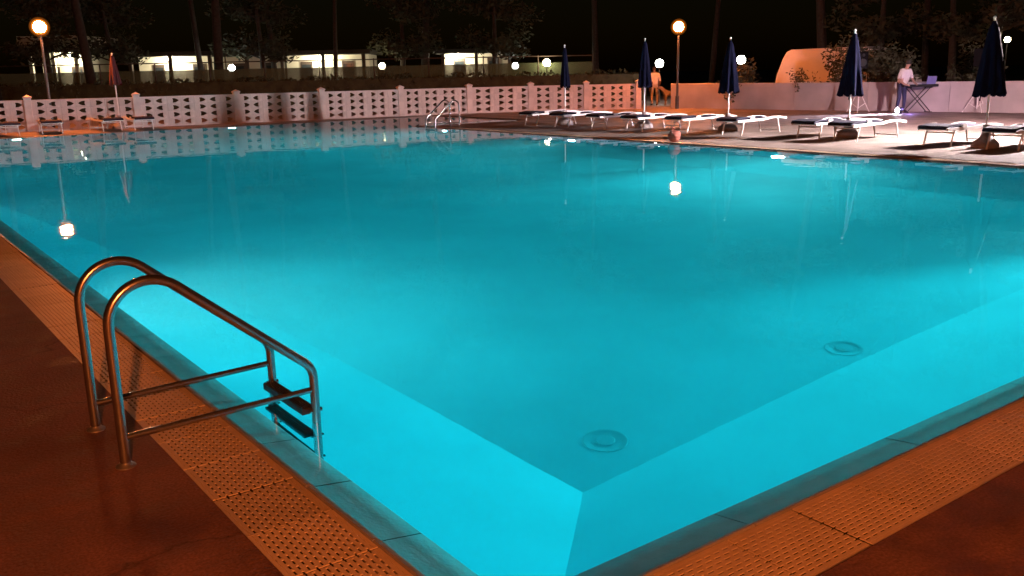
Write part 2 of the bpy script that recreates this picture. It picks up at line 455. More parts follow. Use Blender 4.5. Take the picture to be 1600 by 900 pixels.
# ------------------------------------------------------------------ underwater lamps
def pool_lamp(x, y, z, rz, label, lens=None, beam=None):
    o = empty('pool_lamp', (x, y, z), rz)      # local +x points into the pool
    a = MB().lathe([(0.17, 0.0), (0.17, 0.02), (0.15, 0.035), (0.125, 0.035), (0.12, 0.02)], 24).build('housing', M_tiles, o, True)
    a.rotation_euler = (0, PI / 2, 0)
    b = MB().lathe([(0.12, 0.0), (0.12, 0.03), (0.09, 0.036), (0.0001, 0.038)], 24).build('lens', lens or G_lens, o, True)
    b.rotation_euler = (0, PI / 2, 0)
    if beam:
        l = bpy.data.lights.new('pool_beam', 'SPOT'); l.energy = beam[0]; l.color = POOL; l.spot_size = math.radians(beam[1]); l.spot_blend = 0.8; l.shadow_soft_size = 0.1
        b = bpy.data.objects.new('pool_beam', l); col.objects.link(b); b.location = (x + 0.08 * math.cos(rz), y + 0.08 * math.sin(rz), z)
        b.rotation_euler = (Vector(beam[2]) - Vector(b.location)).to_track_quat('-Z', 'Y').to_euler()
    tag(o, label, 'pool light', 'underwater pool lights')
for y, lb in ((3.1, 'underwater lamp in the far long pool wall beyond the frame edge'), (11.2, 'brightest underwater lamp, below the loungers in front of the musician'), (17.4, 'underwater lamp below the loungers nearest the man with the dog'), (23.2, 'underwater lamp in the wall beside the far ladder')):
    pool_lamp(XR, y, -0.9, PI, lb, G_lens2 if y < 5 else (G_lens3 if y < 12 else None), (9600, 32, (2.2, 4.2, -0.95)) if y < 5 else ((2500, 120, (7.5, 5.5, -1.9)) if y < 12 else (2600, 100, (2.0, y + 0.2, -1.3))))  # added beams: first brightens the near slope, second fills the dark floor
for y, lb in ((7.9, 'underwater lamp glowing white behind the near ladder'), (14.3, 'underwater lamp in the near long wall past the ladder'), (20.6, 'underwater lamp in the near long wall towards the pierced fence'), (27.0, 'last underwater lamp of the near long wall')):
    pool_lamp(XL, y, -0.98 if y < 8 else -0.8, 0, lb, G_lens4 if y < 8 else G_lens2)
for x, lb in ((4.5, 'underwater lamp in the wall below the pierced fence, furthest from the far ladder'), (11.0, 'underwater lamp in the wall below the pierced fence, nearest the far ladder')):
    pool_lamp(x, YF, -0.8, -PI / 2, lb, G_lens2)

# ------------------------------------------------------------------ pool ladders
def arc(c, r, a0, a1, n, y):
    return [(c[0] + r * math.cos(a0 + (a1 - a0) * i / n), y, c[1] + r * math.sin(a0 + (a1 - a0) * i / n)) for i in range(n + 1)]
def ladder(loc, rz, label):
    o = empty('pool_ladder', loc, rz)          # local x: towards the pool, 0 at the deck foot
    for y in (0, 0.53):
        sl = math.atan2(0.64 - 0.20, 0.385 - 0.835 + 0.0)
        R1 = 0.175
        path = [(0, y, 0.0), (0, y, 0.3), (0, y, 0.6)]
        # top bend turns from vertical to the falling slope (about -40 degrees)
        path += arc((R1, 0.612), R1, PI, PI - math.radians(130), 14, y)[1:]
        ex, ez = path[-1][0], path[-1][2]
        sx, sz = math.cos(math.radians(-40)), math.sin(math.radians(-40))
        R2 = 0.11
        cx = 0.875 - R2
        # straight slope until the lower bend starts
        bx = cx + R2 * math.cos(math.radians(50)); 
        ln = (bx - ex) / sx
        bz = ez + sz * ln
        cz = bz - R2 * math.sin(math.radians(50))
        path += [(ex + sx * ln * 0.5, y, ez + sz * ln * 0.5)]
        path += arc((cx, cz), R2, math.radians(50), 0, 8, y)
        path += [(0.875, y, -0.3), (0.875, y, -1.0)]
        path += arc((0.875 - 0.14, -1.0), 0.14, 0, -PI / 2, 6, y)[1:]
        path += [(0.7, y, -1.14)]
        MB().tube(path, 0.0215, 14).build('rail', M_steel, o, True)
        MB().tube([(0.0, y, 0.128), (0.875, y, 0.146)], 0.0145, 10).build('brace', M_steel, o, True)
        fl = MB().lathe([(0.042, -0.001), (0.042, 0.005), (0.03, 0.012), (0.024, 0.02)], 20, (0, y, 0)).build('foot_flange', M_brushed, o, True)
        for z in (0.04, -0.21, -0.48):
            MB().tube([(0.84, y, z), (0.905, y, z)], 0.011, 8).build('bolt', M_steel, o, True)
    for z in (0.04, -0.21, -0.48, -0.75):
        t = MB().box((0.815, 0.022, z - 0.02), (0.88, 0.508, z + 0.012))
        for k in range(5): t.box((0.818 + k * 0.012, 0.03, z + 0.012), (0.825 + k * 0.012, 0.5, z + 0.018))
        t.build('tread', M_tread, o)
    tag(o, label, 'pool ladder', 'steel pool ladders')
    return o
ladder((0.805, 3.89, 0), 0, 'stainless steel pool ladder with braced handrails in the foreground')
ladder((15.52, 24.12, 0), PI, 'small distant stainless steel ladder standing before the pierced fence')

# ------------------------------------------------------------------ pierced block fence
posts = [(2.3, 34.6), (5.45, 34.0), (8.68, 33.25), (12.0, 32.75), (15.05, 32.2), (18.15, 31.72), (20.95, 31.1), (23.35, 30.15), (25.3, 28.95), (27.1, 27.75)]
def block_mesh(mirror):
    # a block 1 x 0.25 (scaled to width) with a bullet-shaped hole, 0.1 thick
    W, H = 1.0, 0.24
    hole = [(0.37, 0.045), (0.47, 0.045), (0.60, 0.052), (0.74, 0.08), (0.86, 0.12), (0.74, 0.16), (0.60, 0.188), (0.47, 0.195), (0.37, 0.195), (0.41, 0.12)]
    if mirror: hole = [(1 - x, z) for x, z in hole][::-1]
    bm = bmesh.new()
    def loop(pts, y): return [bm.verts.new((x, y, z)) for x, z in pts]
    g = 0.004
    outer = [(g * 1.2, g), (W - g * 1.2, g), (W - g * 1.2, H), (g * 1.2, H)]
    rings = []
    for y in (-0.05, 0.05):
        o_, h_ = loop(outer, y), loop(hole, y)
        es = [bm.edges.new((o_[i], o_[(i + 1) % 4])) for i in range(4)] + [bm.edges.new((h_[i], h_[(i + 1) % 10])) for i in range(10)]
        bmesh.ops.triangle_fill(bm, edges=es, use_beauty=True)
        rings.append((o_, h_))
    for A, B in ((rings[0][0], rings[1][0]), (rings[0][1], rings[1][1])):
        n = len(A)
        for i in range(n): bm.faces.new((A[i], A[(i + 1) % n], B[(i + 1) % n], B[i]))
    bmesh.ops.recalc_face_normals(bm, faces=bm.faces)
    me = bpy.data.meshes.new('fence_block'); bm.to_mesh(me); bm.free(); me.materials.append(M_block)
    return me
bmA, bmB = block_mesh(False), block_mesh(True)
fence = empty('block_fence', (15, 32, 0)); tag(fence, 'low whitish fence of pierced concrete blocks between posts behind the pool', 'fence')
def rel(p, z=0): return (p[0] - 15, p[1] - 32, z)
post_me = MB().box((-0.11, -0.11, 0), (0.11, 0.11, 1.08)).mesh('fence_post', M_block)
cap_mb = MB().box((-0.13, -0.13, 1.08), (0.13, 0.13, 1.12))
cap_mb.add([(-0.13, -0.13, 1.12), (0.13, -0.13, 1.12), (0.13, 0.13, 1.12), (-0.13, 0.13, 1.12), (0, 0, 1.19)], [(0, 1, 4), (1, 2, 4), (2, 3, 4), (3, 0, 4)])
cap_me = cap_mb.mesh('post_cap', M_block)
for i, p in enumerate(posts):
    q = posts[min(i + 1, len(posts) - 1)]; p_ = posts[max(i - 1, 0)]
    an = math.atan2(q[1] - p_[1], q[0] - p_[0])
    po = link('fence_post', post_me, fence, rel(p), an); link('post_cap', cap_me, po)
    if i < len(posts) - 1:
        dx, dy = q[0] - p[0], q[1] - p[1]; Ld = math.hypot(dx, dy); an = math.atan2(dy, dx); ux, uy = dx / Ld, dy / Ld
        n = 7 if Ld > 2.6 else 5
        cw = (Ld - 0.2) / n
        for k in range(n):
            for r in range(4):
                s0 = 0.1 + k * cw
                o = link('fence_block', bmB if k % 2 else bmA, fence, rel((p[0] + ux * s0, p[1] + uy * s0), 0.03 + 0.24 * r), an)
                o.scale = (cw, random.uniform(0.97, 1.03), 1)
        o = MB().box((0.11, -0.055, 0.99), (Ld - 0.11, 0.055, 1.02)).build('top_course', M_block, fence, False, rel(p), an)
        o = MB().box((0.11, -0.06, 0), (Ld - 0.11, 0.06, 0.03)).build('bottom_course', M_block, fence, False, rel(p), an)

# ------------------------------------------------------------------ low rendered wall on the loungers' side
def seg_wall(name, pts, h, t, material, label, cat, gap=None):
    o = empty(name, (pts[0][0], pts[0][1], 0)); tag(o, label, cat)
    for (a, b) in zip(pts[:-1], pts[1:]):
        dx, dy = b[0] - a[0], b[1] - a[1]; L_ = math.hypot(dx, dy); an = math.atan2(dy, dx)
        bevel(MB().box((0.004, -t / 2, 0), (L_ - 0.004, t / 2, h)).build('wall_panel', material, o, False, (a[0] - pts[0][0], a[1] - pts[0][1], 0), an), 0.012)
    return o
wp = [(28.3, 27.0)]
wend = (31.5, 8.0)
for i in range(1, 8):
    t = i / 7; wp.append((28.3 + (wend[0] - 28.3) * t, 27.0 + (wend[1] - 27.0) * t))
seg_wall('terrace_wall', wp, 0.99, 0.2, M_wall, 'low plain rendered wall behind the loungers and the musician', 'wall')

# ------------------------------------------------------------------ sodium lamps on posts
def globe_lamp(name, loc, H, r, glowm, label, cat, group, postr=0.05, shell=None):
    o = empty(name, (loc[0], loc[1], 0))
    MB().tube([(0, 0, 0), (0, 0, 0.5), (0, 0, 0.52), (0, 0, H - r - 0.04)], [postr * 1.5, postr * 1.5, postr, postr * 0.75], 12).build('post', M_post, o, True)
    MB().lathe([(postr * 0.8, H - r - 0.05), (r * 0.5, H - r - 0.02), (r * 0.55, H - r * 0.86), (r * 0.2, H - r * 0.84)], 16).build('collar', M_post, o, True)
    MB().sphere((0, 0, H), r, 20, 12).build('bulb' if shell else 'globe', glowm, o, True)
    if shell: MB().sphere((0, 0, H), shell, 28, 18).build('globe', G_shell, o, True); MB().sphere((0, 0, H), shell * .8, 28, 18).build('inner_halo', G_shell2, o, True)  # outer and inner shell, added to imitate the lamp's halo
    tag(o, label, cat, group)
globe_lamp('street_lamp', (6.1, 33.95), 3.33, 0.19, G_sod, 'orange sodium globe lamp standing by the pierced fence', 'street lamp', 'sodium lamps round the terrace', 0.05, 0.31)
globe_lamp('street_lamp', (27.85, 26.28), 3.2, 0.19, G_sod, 'orange sodium globe lamp beside the man with the dog', 'street lamp', 'sodium lamps round the terrace', 0.05, 0.31)
globe_lamp('street_lamp', (-1.7, -4.7), 3.37, 0.1, G_sodn, 'orange sodium globe lamp behind the viewer', 'street lamp', 'sodium lamps round the terrace')

# floodlight on a pole, just out of view beyond the last umbrella
fl = empty('floodlight', (22.1, 8.4, 0))
MB().tube([(0, 0, 0), (0, 0, 2.5)], 0.04, 10).build('pole', M_post, fl, True)
def flood_head(az, tilt, glass, dep):
    hd = MB().box((-0.06, -0.24, -0.17), (0.05, 0.24, 0.17)).build('lamp_head', M_black, fl, False, (0.12 * math.cos(az), 0.12 * math.sin(az), 2.62))
    MB().box((0.052, -0.21, -0.14), (0.056, 0.21, 0.14)).build('glass', glass, hd)
    MB().box((0.05, -0.24, 0.15), (dep, 0.24, 0.17)).box((0.05, -0.24, -0.17), (dep, 0.24, -0.15)).box((0.05, -0.24, -0.1499), (dep, -0.22, 0.1499)).box((0.05, 0.22, -0.1499), (dep, 0.24, 0.1499)).build('added_visor', M_black, hd)  # deep hood added to keep the light off the near deck
    hd.rotation_euler = (0, tilt, az)
flood_head(math.radians(143), math.radians(17), G_flood, 0.25)
flood_head(math.radians(52), math.radians(22), G_flood2, 0.34)  # second head, unseen, added to light the low wall
tag(fl, 'white floodlight on a pole past the last umbrella', 'floodlight')

# ------------------------------------------------------------------ sun loungers
def make_lounger():
    o = empty('sun_lounger')
    prof_ = [(-0.97, 0.345), (-0.45, 0.35), (0.05, 0.355), (0.4, 0.395), (0.7, 0.385), (0.97, 0.35)]
    for s in (-1, 1):
        mb = MB()
        for (x0, z0), (x1, z1) in zip(prof_[:-1], prof_[1:]):
            mb.add([(x0, s * .30 - .016, z0 - .03), (x1, s * .30 - .016, z1 - .03), (x1, s * .30 + .016, z1 - .03), (x0, s * .30 + .016, z0 - .03),
                    (x0, s * .30 - .016, z0 + .022), (x1, s * .30 - .016, z1 + .022), (x1, s * .30 + .016, z1 + .022), (x0, s * .30 + .016, z0 + .022)],
                   [(3, 2, 1, 0), (4, 5, 6, 7), (0, 1, 5, 4), (2, 3, 7, 6)] + ([(3, 0, 4, 7)] if x0 < -.9 else []) + ([(1, 2, 6, 5)] if x1 > .9 else []))
        mb.build('side_rail', M_white, o)
        MB().tube([(-0.70, s * .285, .33), (-0.80, s * .285, 0.0)], 0.017, 8).build('leg', M_white, o, True)
        MB().tube([(0.62, s * .285, .35), (0.74, s * .285, 0.0)], 0.017, 8).build('leg', M_white, o, True)
        MB().box((-0.50, s * .315 - .012, .36), (-0.36, s * .315 + .012, .43)).build('shade_bracket', M_white, o)
    MB().tube([(-0.72, -.285, .27), (-0.72, .285, .27)], 0.013, 8).build('crossbar', M_white, o, True)
    MB().tube([(0.72, -.285, .07), (0.72, .285, .07)], 0.013, 8).build('crossbar', M_white, o, True)
    for x in (-0.96, 0.96): MB().box((x - .016, -.284, .325), (x + .016, .284, .365)).build('end_rail', M_white, o)
    mb = MB(); n = 6; vs_ = []
    for (x, z) in prof_:
        x = max(min(x, .94), -.94)
        for j in range(n + 1):
            y = -.283 + .566 * j / n
            vs_.append((x, y, z + .006 - 0.03 * (1 - (2 * j / n - 1) ** 2)))
    mb.add(vs_, [(i * (n + 1) + j, (i + 1) * (n + 1) + j, (i + 1) * (n + 1) + j + 1, i * (n + 1) + j + 1) for i in range(5) for j in range(n)])
    mb.build('sling', M_navy, o, True)
    sh_ = MB()
    pts = [(-1.02, .375), (-0.98, .41), (-0.75, .435), (-0.5, .43), (-0.44, .40)]
    for (x0, z0), (x1, z1) in zip(pts[:-1], pts[1:]):
        sh_.add([(x0, -.3, z0), (x1, -.3, z1), (x1, .3, z1), (x0, .3, z0), (x0, -.3, z0 - .03), (x1, -.3, z1 - .03), (x1, .3, z1 - .03), (x0, .3, z0 - .03)],
                [(0, 1, 2, 3), (7, 6, 5, 4), (0, 4, 5, 1), (3, 2, 6, 7)])
    sh_.build('sunshade', M_navy, o)
    return o
LG = 'sun loungers set out beside the pool'
lo = [(18.2, 8.28, .03, 'navy sun lounger on the camera side of the last umbrella, cut by the frame'),
      (18.25, 9.5, -.06, 'navy sun lounger left of the last umbrella, its long shadow towards the pool'),
      (18.32, 11.62, -.02, 'navy sun lounger with white frame right of the fourth umbrella base'),
      (18.35, 12.62, .03, 'navy sun lounger left of the umbrella standing before the musician'),
      (18.3, 14.75, .04, 'white framed sun lounger between the third and the fourth umbrella, nearer the third'),
      (18.2, 16.3, -.05, 'white framed sun lounger just left of the third umbrella base'),
      (17.95, 17.75, .05, 'white framed sun lounger right of the second umbrella by the rust bag'),
      (18.0, 19.15, -.04, 'sun lounger left of the second umbrella, below the fence end'),
      (17.95, 20.75, .05, 'sun lounger just right of the first umbrella beside the far pool corner'),
      (17.9, 22.1, .0, 'leftmost sun lounger of the row beside the far deck')]
L0 = make_lounger()
for i, (x, y, a, lb) in enumerate(lo):
    o = L0 if i == 0 else copy_tree(L0)
    o.location = (x, y, 0); o.rotation_euler = (0, 0, a)
    tag(o, lb, 'sun lounger', LG)
for (x, y, a, lb) in ((4.35, 32.3, PI / 2 + .1, 'dim sun lounger at the foot of the fence, leftmost in view'), (5.75, 32.45, PI / 2 - .12, 'dim sun lounger under the sodium lamp by the fence'),
                      (7.35, 32.25, PI / 2 + .05, 'dim sun lounger just left of the red umbrella'), (8.35, 32.05, PI / 2 - .05, 'dim sun lounger right of the red umbrella')):
    o = copy_tree(L0); o.location = (x, y, 0); o.rotation_euler = (0, 0, a); tag(o, lb, 'sun lounger', 'sun loungers along the fence')

# ------------------------------------------------------------------ closed umbrellas
def umbrella(loc, H, hem, rad, material, label, tilt=(0, 0), seed=0, base=True):
    rnd = random.Random(seed)
    o = empty('closed_umbrella', (loc[0], loc[1], 0)); o.rotation_euler = (tilt[0], tilt[1], rnd.uniform(0, 3))
    MB().lathe([(0.25, 0), (0.25, 0.05), (0.235, 0.10), (0.19, 0.14), (0.115, 0.20), (0.075, 0.28), (0.06, 0.40), (0.062, 0.44)], 20).build('base', M_base, o, True)
    MB().tube([(0, 0, 0.1), (0, 0, H)], 0.02, 10).build('pole', M_white, o, True)
    ph = [rnd.uniform(0, 6.28) for _ in range(3)]
    n = 40; prof_ = []
    for j in range(13):
        t = j / 12
        prof_.append((0.03 + (rad - 0.03) * (t ** 0.6), H - 0.06 - (H - 0.06 - hem) * t))
    def wob(a, j):
        t = j / 12
        return 1 + t * (0.22 * math.sin(8 * a + ph[0]) + 0.10 * math.sin(3 * a + ph[1])) * (1 if j < 12 else 1.12)
    vs_, fs_ = [], []
    for j, (r, z) in enumerate(prof_):
        for k in range(n):
            a = 2 * PI * k / n
            rr = r * wob(a, j); zz = z + (0.035 * math.sin(8 * a + ph[0] + 1.2) if j == 12 else 0)
            vs_.append((rr * math.cos(a), rr * math.sin(a), zz))
    for j in range(12):
        for k in range(n): fs_.append(((j + 1) * n + k, (j + 1) * n + (k + 1) % n, j * n + (k + 1) % n, j * n + k))
    fs_.append(tuple(range(n)))
    MB().add(vs_, fs_).build('canopy', material, o, True)
    MB().tube([(rad * .5, 0, hem + .12), (rad * .6, 0.02, hem - .1)], 0.012, 6).build('tie_strap', material, o, True)
    MB().sphere((0, 0, H), 0.03, 10, 8).build('finial', M_white, o, True)
    tag(o, label, 'umbrella', 'closed umbrellas')
umbrella((17.95, 21.5), 2.32, 1.12, 0.13, M_navy2, 'narrow closed navy umbrella before the fence, first of the row', (0, 0), 1)
umbrella((18.35, 18.55), 2.4, 1.12, 0.17, M_navy2, 'closed navy umbrella beside the man with the dog', (0, 0), 2)
umbrella((18.75, 15.9), 2.32, 0.97, 0.23, M_navy2, 'closed dark umbrella between the sodium lamp and the van', (0, 0.01), 3)
umbrella((18.55, 12.25), 2.33, 0.93, 0.235, M_navy2, 'closed dark umbrella in front of the orange lit van', (0.01, 0.02), 4)
umbrella((17.75, 8.75), 2.4, 0.98, 0.25, M_navy2, 'largest closed dark umbrella, right of the musician', (0.01, 0.02), 5)
umbrella((8.0, 33.0), 2.45, 1.45, 0.17, M_red, 'closed red umbrella by the pierced fence', (0, 0), 6)

# rust coloured bag on the far pool edge
bag = empty('bag', (15.12, 14.35, 0), 0.4)
vs_ = MB().sphere((0, 0, 0.13), 0.17, 18, 12, (1.0, 0.8, 0.78))
vs_.build('bag_body', M_bag, bag, True).rotation_euler = (0, 0.25, 0)
MB().lathe([(0.11, 0.16), (0.125, 0.2), (0.12, 0.235), (0.09, 0.23), (0.085, 0.19)], 16).build('bag_opening', M_bag, bag, True).rotation_euler = (0, 0.5, 0)
MB().tube([(-0.1, 0, .2), (-0.13, 0.0, .28), (-0.07, 0.0, .33), (0.02, 0.0, .3), (0.05, 0, .22)], 0.012, 6).build('bag_strap', M_bag, bag, True)
tag(bag, 'rounded rust red bag left on the far edge of the pool', 'bag')

# ------------------------------------------------------------------ people and dog: skinned skeletons
def skinned(name, joints, bones, mats, extra=None):
    """joints: name -> (pos, radius); bones: (a, b, material index); returns one continuous mesh"""
    names = list(joints)
    me = bpy.data.meshes.new(name)
    me.from_pydata([joints[n][0] for n in names], [(names.index(a), names.index(b)) for a, b, _ in bones], [])
    ob = bpy.data.objects.new(name, me); col.objects.link(ob)
    sk = ob.modifiers.new('skin', 'SKIN'); sk.use_smooth_shade = True
    for i, n in enumerate(names):
        r = joints[n][1]
        me.skin_vertices[0].data[i].radius = r if isinstance(r, tuple) else (r, r)
        me.skin_vertices[0].data[i].use_root = (i == 0)
    sub = ob.modifiers.new('sub', 'SUBSURF'); sub.levels = 2; sub.render_levels = 2
    dg = bpy.context.evaluated_depsgraph_get(); dg.update()
    res = bpy.data.meshes.new_from_object(ob.evaluated_get(dg))
    ob.modifiers.clear(); ob.data = res
    for mm in mats: res.materials.append(mm)
    segs = [(Vector(joints[a][0]), Vector(joints[b][0]), k) for a, b, k in bones]
    for p in res.polygons:
        c = p.center; best = None
        for a, b, k in segs:
            ab = b - a; t = max(0, min(1, (c - a).dot(ab) / max(ab.length_squared, 1e-9)))
            d = (a + ab * t - c).length
            if best is None or d < best[0]: best = (d, k)
        p.material_index = best[1]; p.use_smooth = True
    return ob

def person(loc, rz, J, B, mats, label, hair_at, face_dir, arms_label=None):
    o = empty('person', (loc[0], loc[1], 0), rz)
    b = skinned('body', J, B, mats); b.parent = o
    hc = Vector(hair_at)
    h = MB().sphere((0, 0, 0), 0.098, 16, 10, (0.88, 1.02, 0.98)).build('hair', M_hair, o, True, hc)
    tag(o, label, 'person')
    return o
# musician: faces -y local (towards his keyboard on his left in the picture); bends over it
Jm = {'hip': ((0, 0, 0.92), (0.15, 0.11)), 'waist': ((0.0, -0.02, 1.02), (0.17, 0.13)), 'chest': ((0, -0.10, 1.28), (0.185, 0.13)), 'neckb': ((0, -0.15, 1.43), 0.065), 'neck': ((0, -0.18, 1.50), 0.052), 'head': ((0, -0.23, 1.60), (0.078, 0.095)), 'crown': ((0, -0.235, 1.67), 0.06),
      'shl': ((0.19, -0.13, 1.38), 0.066), 'ell': ((0.25, -0.17, 1.10), 0.05), 'wrl': ((0.16, -0.38, 0.98), 0.034), 'hal': ((0.13, -0.46, 0.95), 0.03),
      'shr': ((-0.19, -0.13, 1.38), 0.066), 'elr': ((-0.26, -0.10, 1.11), 0.05), 'wrr': ((-0.20, -0.30, 0.94), 0.034), 'har': ((-0.17, -0.39, 0.92), 0.03),
      'hpl': ((0.09, 0, 0.86), 0.095), 'knl': ((0.11, -0.04, 0.49), 0.064), 'anl': ((0.13, 0.0, 0.09), 0.045), 'tol': ((0.14, -0.17, 0.035), 0.036),
      'hpr': ((-0.09, 0, 0.86), 0.095), 'knr': ((-0.12, -0.04, 0.49), 0.064), 'anr': ((-0.15, 0.02, 0.09), 0.045), 'tor': ((-0.17, -0.15, 0.035), 0.036)}
def fingers(J, B, hand, dirv, side, k):
    d = Vector(dirv).normalized(); s = Vector(side).normalized(); c = Vector(J[hand][0])
    for i, (off, ln) in enumerate(((-0.027, 0.05), (-0.009, 0.06), (0.009, 0.065), (0.027, 0.058))):
        a = c + d * 0.035 + s * off; b_ = a + d * ln * 0.6 + Vector((0, 0, -0.008)); e_ = b_ + d * ln * 0.45 + Vector((0, 0, -0.022))
        J[hand + 'f%da' % i] = (tuple(a), 0.009); J[hand + 'f%db' % i] = (tuple(b_), 0.0085); J[hand + 'f%dc' % i] = (tuple(e_), 0.007)
        B += [(hand, hand + 'f%da' % i, k), (hand + 'f%da' % i, hand + 'f%db' % i, k), (hand + 'f%db' % i, hand + 'f%dc' % i, k)]
    a = c + s * 0.04 + d * 0.005; e_ = a + s * 0.02 + d * 0.04
    J[hand + 't'] = (tuple(a), 0.011); J[hand + 'tt'] = (tuple(e_), 0.009); B += [(hand, hand + 't', k), (hand + 't', hand + 'tt', k)]
LEG = [('hip', 'hpl', 2), ('hpl', 'knl', 2), ('knl', 'anl', 2), ('anl', 'tol', 3), ('hip', 'hpr', 2), ('hpr', 'knr', 2), ('knr', 'anr', 2), ('anr', 'tor', 3)]
TOR = [('hip', 'waist', 1), ('waist', 'chest', 1), ('chest', 'neckb', 1), ('neckb', 'neck', 0), ('neck', 'head', 0), ('head', 'crown', 0),
       ('chest', 'shl', 1), ('shl', 'ell', 1), ('ell', 'wrl', 0), ('wrl', 'hal', 0), ('chest', 'shr', 1), ('shr', 'elr', 1), ('elr', 'wrr', 0), ('wrr', 'har', 0)]
Bm = TOR + LEG
fingers(Jm, Bm, 'hal', (-0.3, -1, -0.2), (-1, 0, 0), 0); fingers(Jm, Bm, 'har', (0.3, -1, -0.2), (1, 0, 0), 0)
MP = (28.85, 17.15)
person(MP, math.radians(-15), Jm, Bm, [M_skin, M_shirt, M_jeans, M_black], 'person in white shirt and dark trousers bent over a keyboard by the wall', (0, -0.222, 1.635), None)
# strolling man seen from behind, one hand on the dog
Jw = {'hip': ((0, 0, 0.90), (0.145, 0.105)), 'waist': ((0.0, 0.0, 1.02), (0.165, 0.125)), 'chest': ((0, 0.0, 1.27), (0.18, 0.125)), 'neckb': ((0, -0.01, 1.42), 0.065), 'neck': ((0.01, -0.03, 1.48), 0.05), 'head': ((0.02, -0.05, 1.57), (0.076, 0.092)), 'crown': ((0.02, -0.05, 1.64), 0.06),
      'shl': ((0.19, 0.0, 1.36), 0.064), 'ell': ((0.24, 0.02, 1.08), 0.05), 'wrl': ((0.22, -0.03, 0.85), 0.034), 'hal': ((0.21, -0.05, 0.77), 0.03),
      'shr': ((-0.19, 0.0, 1.36), 0.064), 'elr': ((-0.25, 0.03, 1.08), 0.05), 'wrr': ((-0.23, -0.08, 0.87), 0.034), 'har': ((-0.22, -0.12, 0.80), 0.03),
      'hpl': ((0.09, 0, 0.85), 0.09), 'knl': ((0.10, -0.06, 0.48), 0.062), 'anl': ((0.11, 0.04, 0.09), 0.045), 'tol': ((0.12, -0.12, 0.035), 0.036),
      'hpr': ((-0.09, 0, 0.85), 0.09), 'knr': ((-0.12, -0.01, 0.48), 0.062), 'anr': ((-0.14, -0.02, 0.09), 0.045), 'tor': ((-0.15, -0.18, 0.035), 0.036)}
Bw = list(TOR + LEG)
fingers(Jw, Bw, 'hal', (0, -0.2, -1), (-0.6, -0.8, 0), 0); fingers(Jw, Bw, 'har', (0, -0.2, -1), (0.6, -0.8, 0), 0)
WM = (29.75, 29.45)
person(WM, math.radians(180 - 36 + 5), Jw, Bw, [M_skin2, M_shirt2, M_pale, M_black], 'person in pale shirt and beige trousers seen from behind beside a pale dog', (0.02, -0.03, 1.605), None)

# dog: body along local x, head towards -x
Jd = {'hips': ((0.30, 0, 0.55), (0.10, 0.115)), 'belly': ((0.06, 0, 0.53), (0.10, 0.115)), 'chest': ((-0.20, 0, 0.54), (0.115, 0.145)), 'withers': ((-0.30, 0, 0.64), 0.09), 'neck': ((-0.40, 0, 0.74), 0.068), 'skull': ((-0.48, 0, 0.80), 0.068), 'muzzle': ((-0.60, 0, 0.765), 0.038), 'nose': ((-0.65, 0, 0.76), 0.026),
      'earl': ((-0.455, 0.06, 0.83), 0.022), 'earl2': ((-0.45, 0.09, 0.76), 0.012), 'earr': ((-0.455, -0.06, 0.83), 0.022), 'earr2': ((-0.45, -0.09, 0.76), 0.012),
      'tail': ((0.40, 0, 0.56), 0.03), 'tail2': ((0.50, 0.01, 0.44), 0.026), 'tail3': ((0.54, 0.02, 0.30), 0.014)}
Bd = [('hips', 'belly', 0), ('belly', 'chest', 0), ('chest', 'withers', 0), ('withers', 'neck', 0), ('neck', 'skull', 0), ('skull', 'muzzle', 0), ('muzzle', 'nose', 1), ('skull', 'earl', 0), ('earl', 'earl2', 0), ('skull', 'earr', 0), ('earr', 'earr2', 0), ('hips', 'tail', 0), ('tail', 'tail2', 0), ('tail2', 'tail3', 0)]
for s, n_ in ((0.085, 'l'), (-0.085, 'r')):
    dx = 0.03 if n_ == 'l' else -0.03
    Jd['sh' + n_] = ((-0.22, s, 0.45), 0.06); Jd['wr' + n_] = ((-0.20 + dx, s, 0.2), 0.03); Jd['fp' + n_] = ((-0.21 + dx, s, 0.045), 0.028); Jd['ft' + n_] = ((-0.26 + dx, s, 0.028), 0.026)
    Jd['th' + n_] = ((0.29, s, 0.45), 0.075); Jd['kn' + n_] = ((0.25 + dx, s, 0.32), 0.048); Jd['ho' + n_] = ((0.36 + dx, s, 0.19), 0.027); Jd['hp' + n_] = ((0.35 + dx, s, 0.045), 0.027); Jd['ht' + n_] = ((0.29 + dx, s, 0.028), 0.026)
    Bd += [('chest', 'sh' + n_, 0), ('sh' + n_, 'wr' + n_, 0), ('wr' + n_, 'fp' + n_, 0), ('fp' + n_, 'ft' + n_, 0), ('hips', 'th' + n_, 0), ('th' + n_, 'kn' + n_, 0), ('kn' + n_, 'ho' + n_, 0), ('ho' + n_, 'hp' + n_, 0), ('hp' + n_, 'ht' + n_, 0)]
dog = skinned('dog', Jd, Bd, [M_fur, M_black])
dog.location = (30.2, 28.95, 0); dog.rotation_euler = (0, 0, math.radians(-36 + 20))
tag(dog, 'pale cream dog standing next to the person in beige trousers', 'dog')

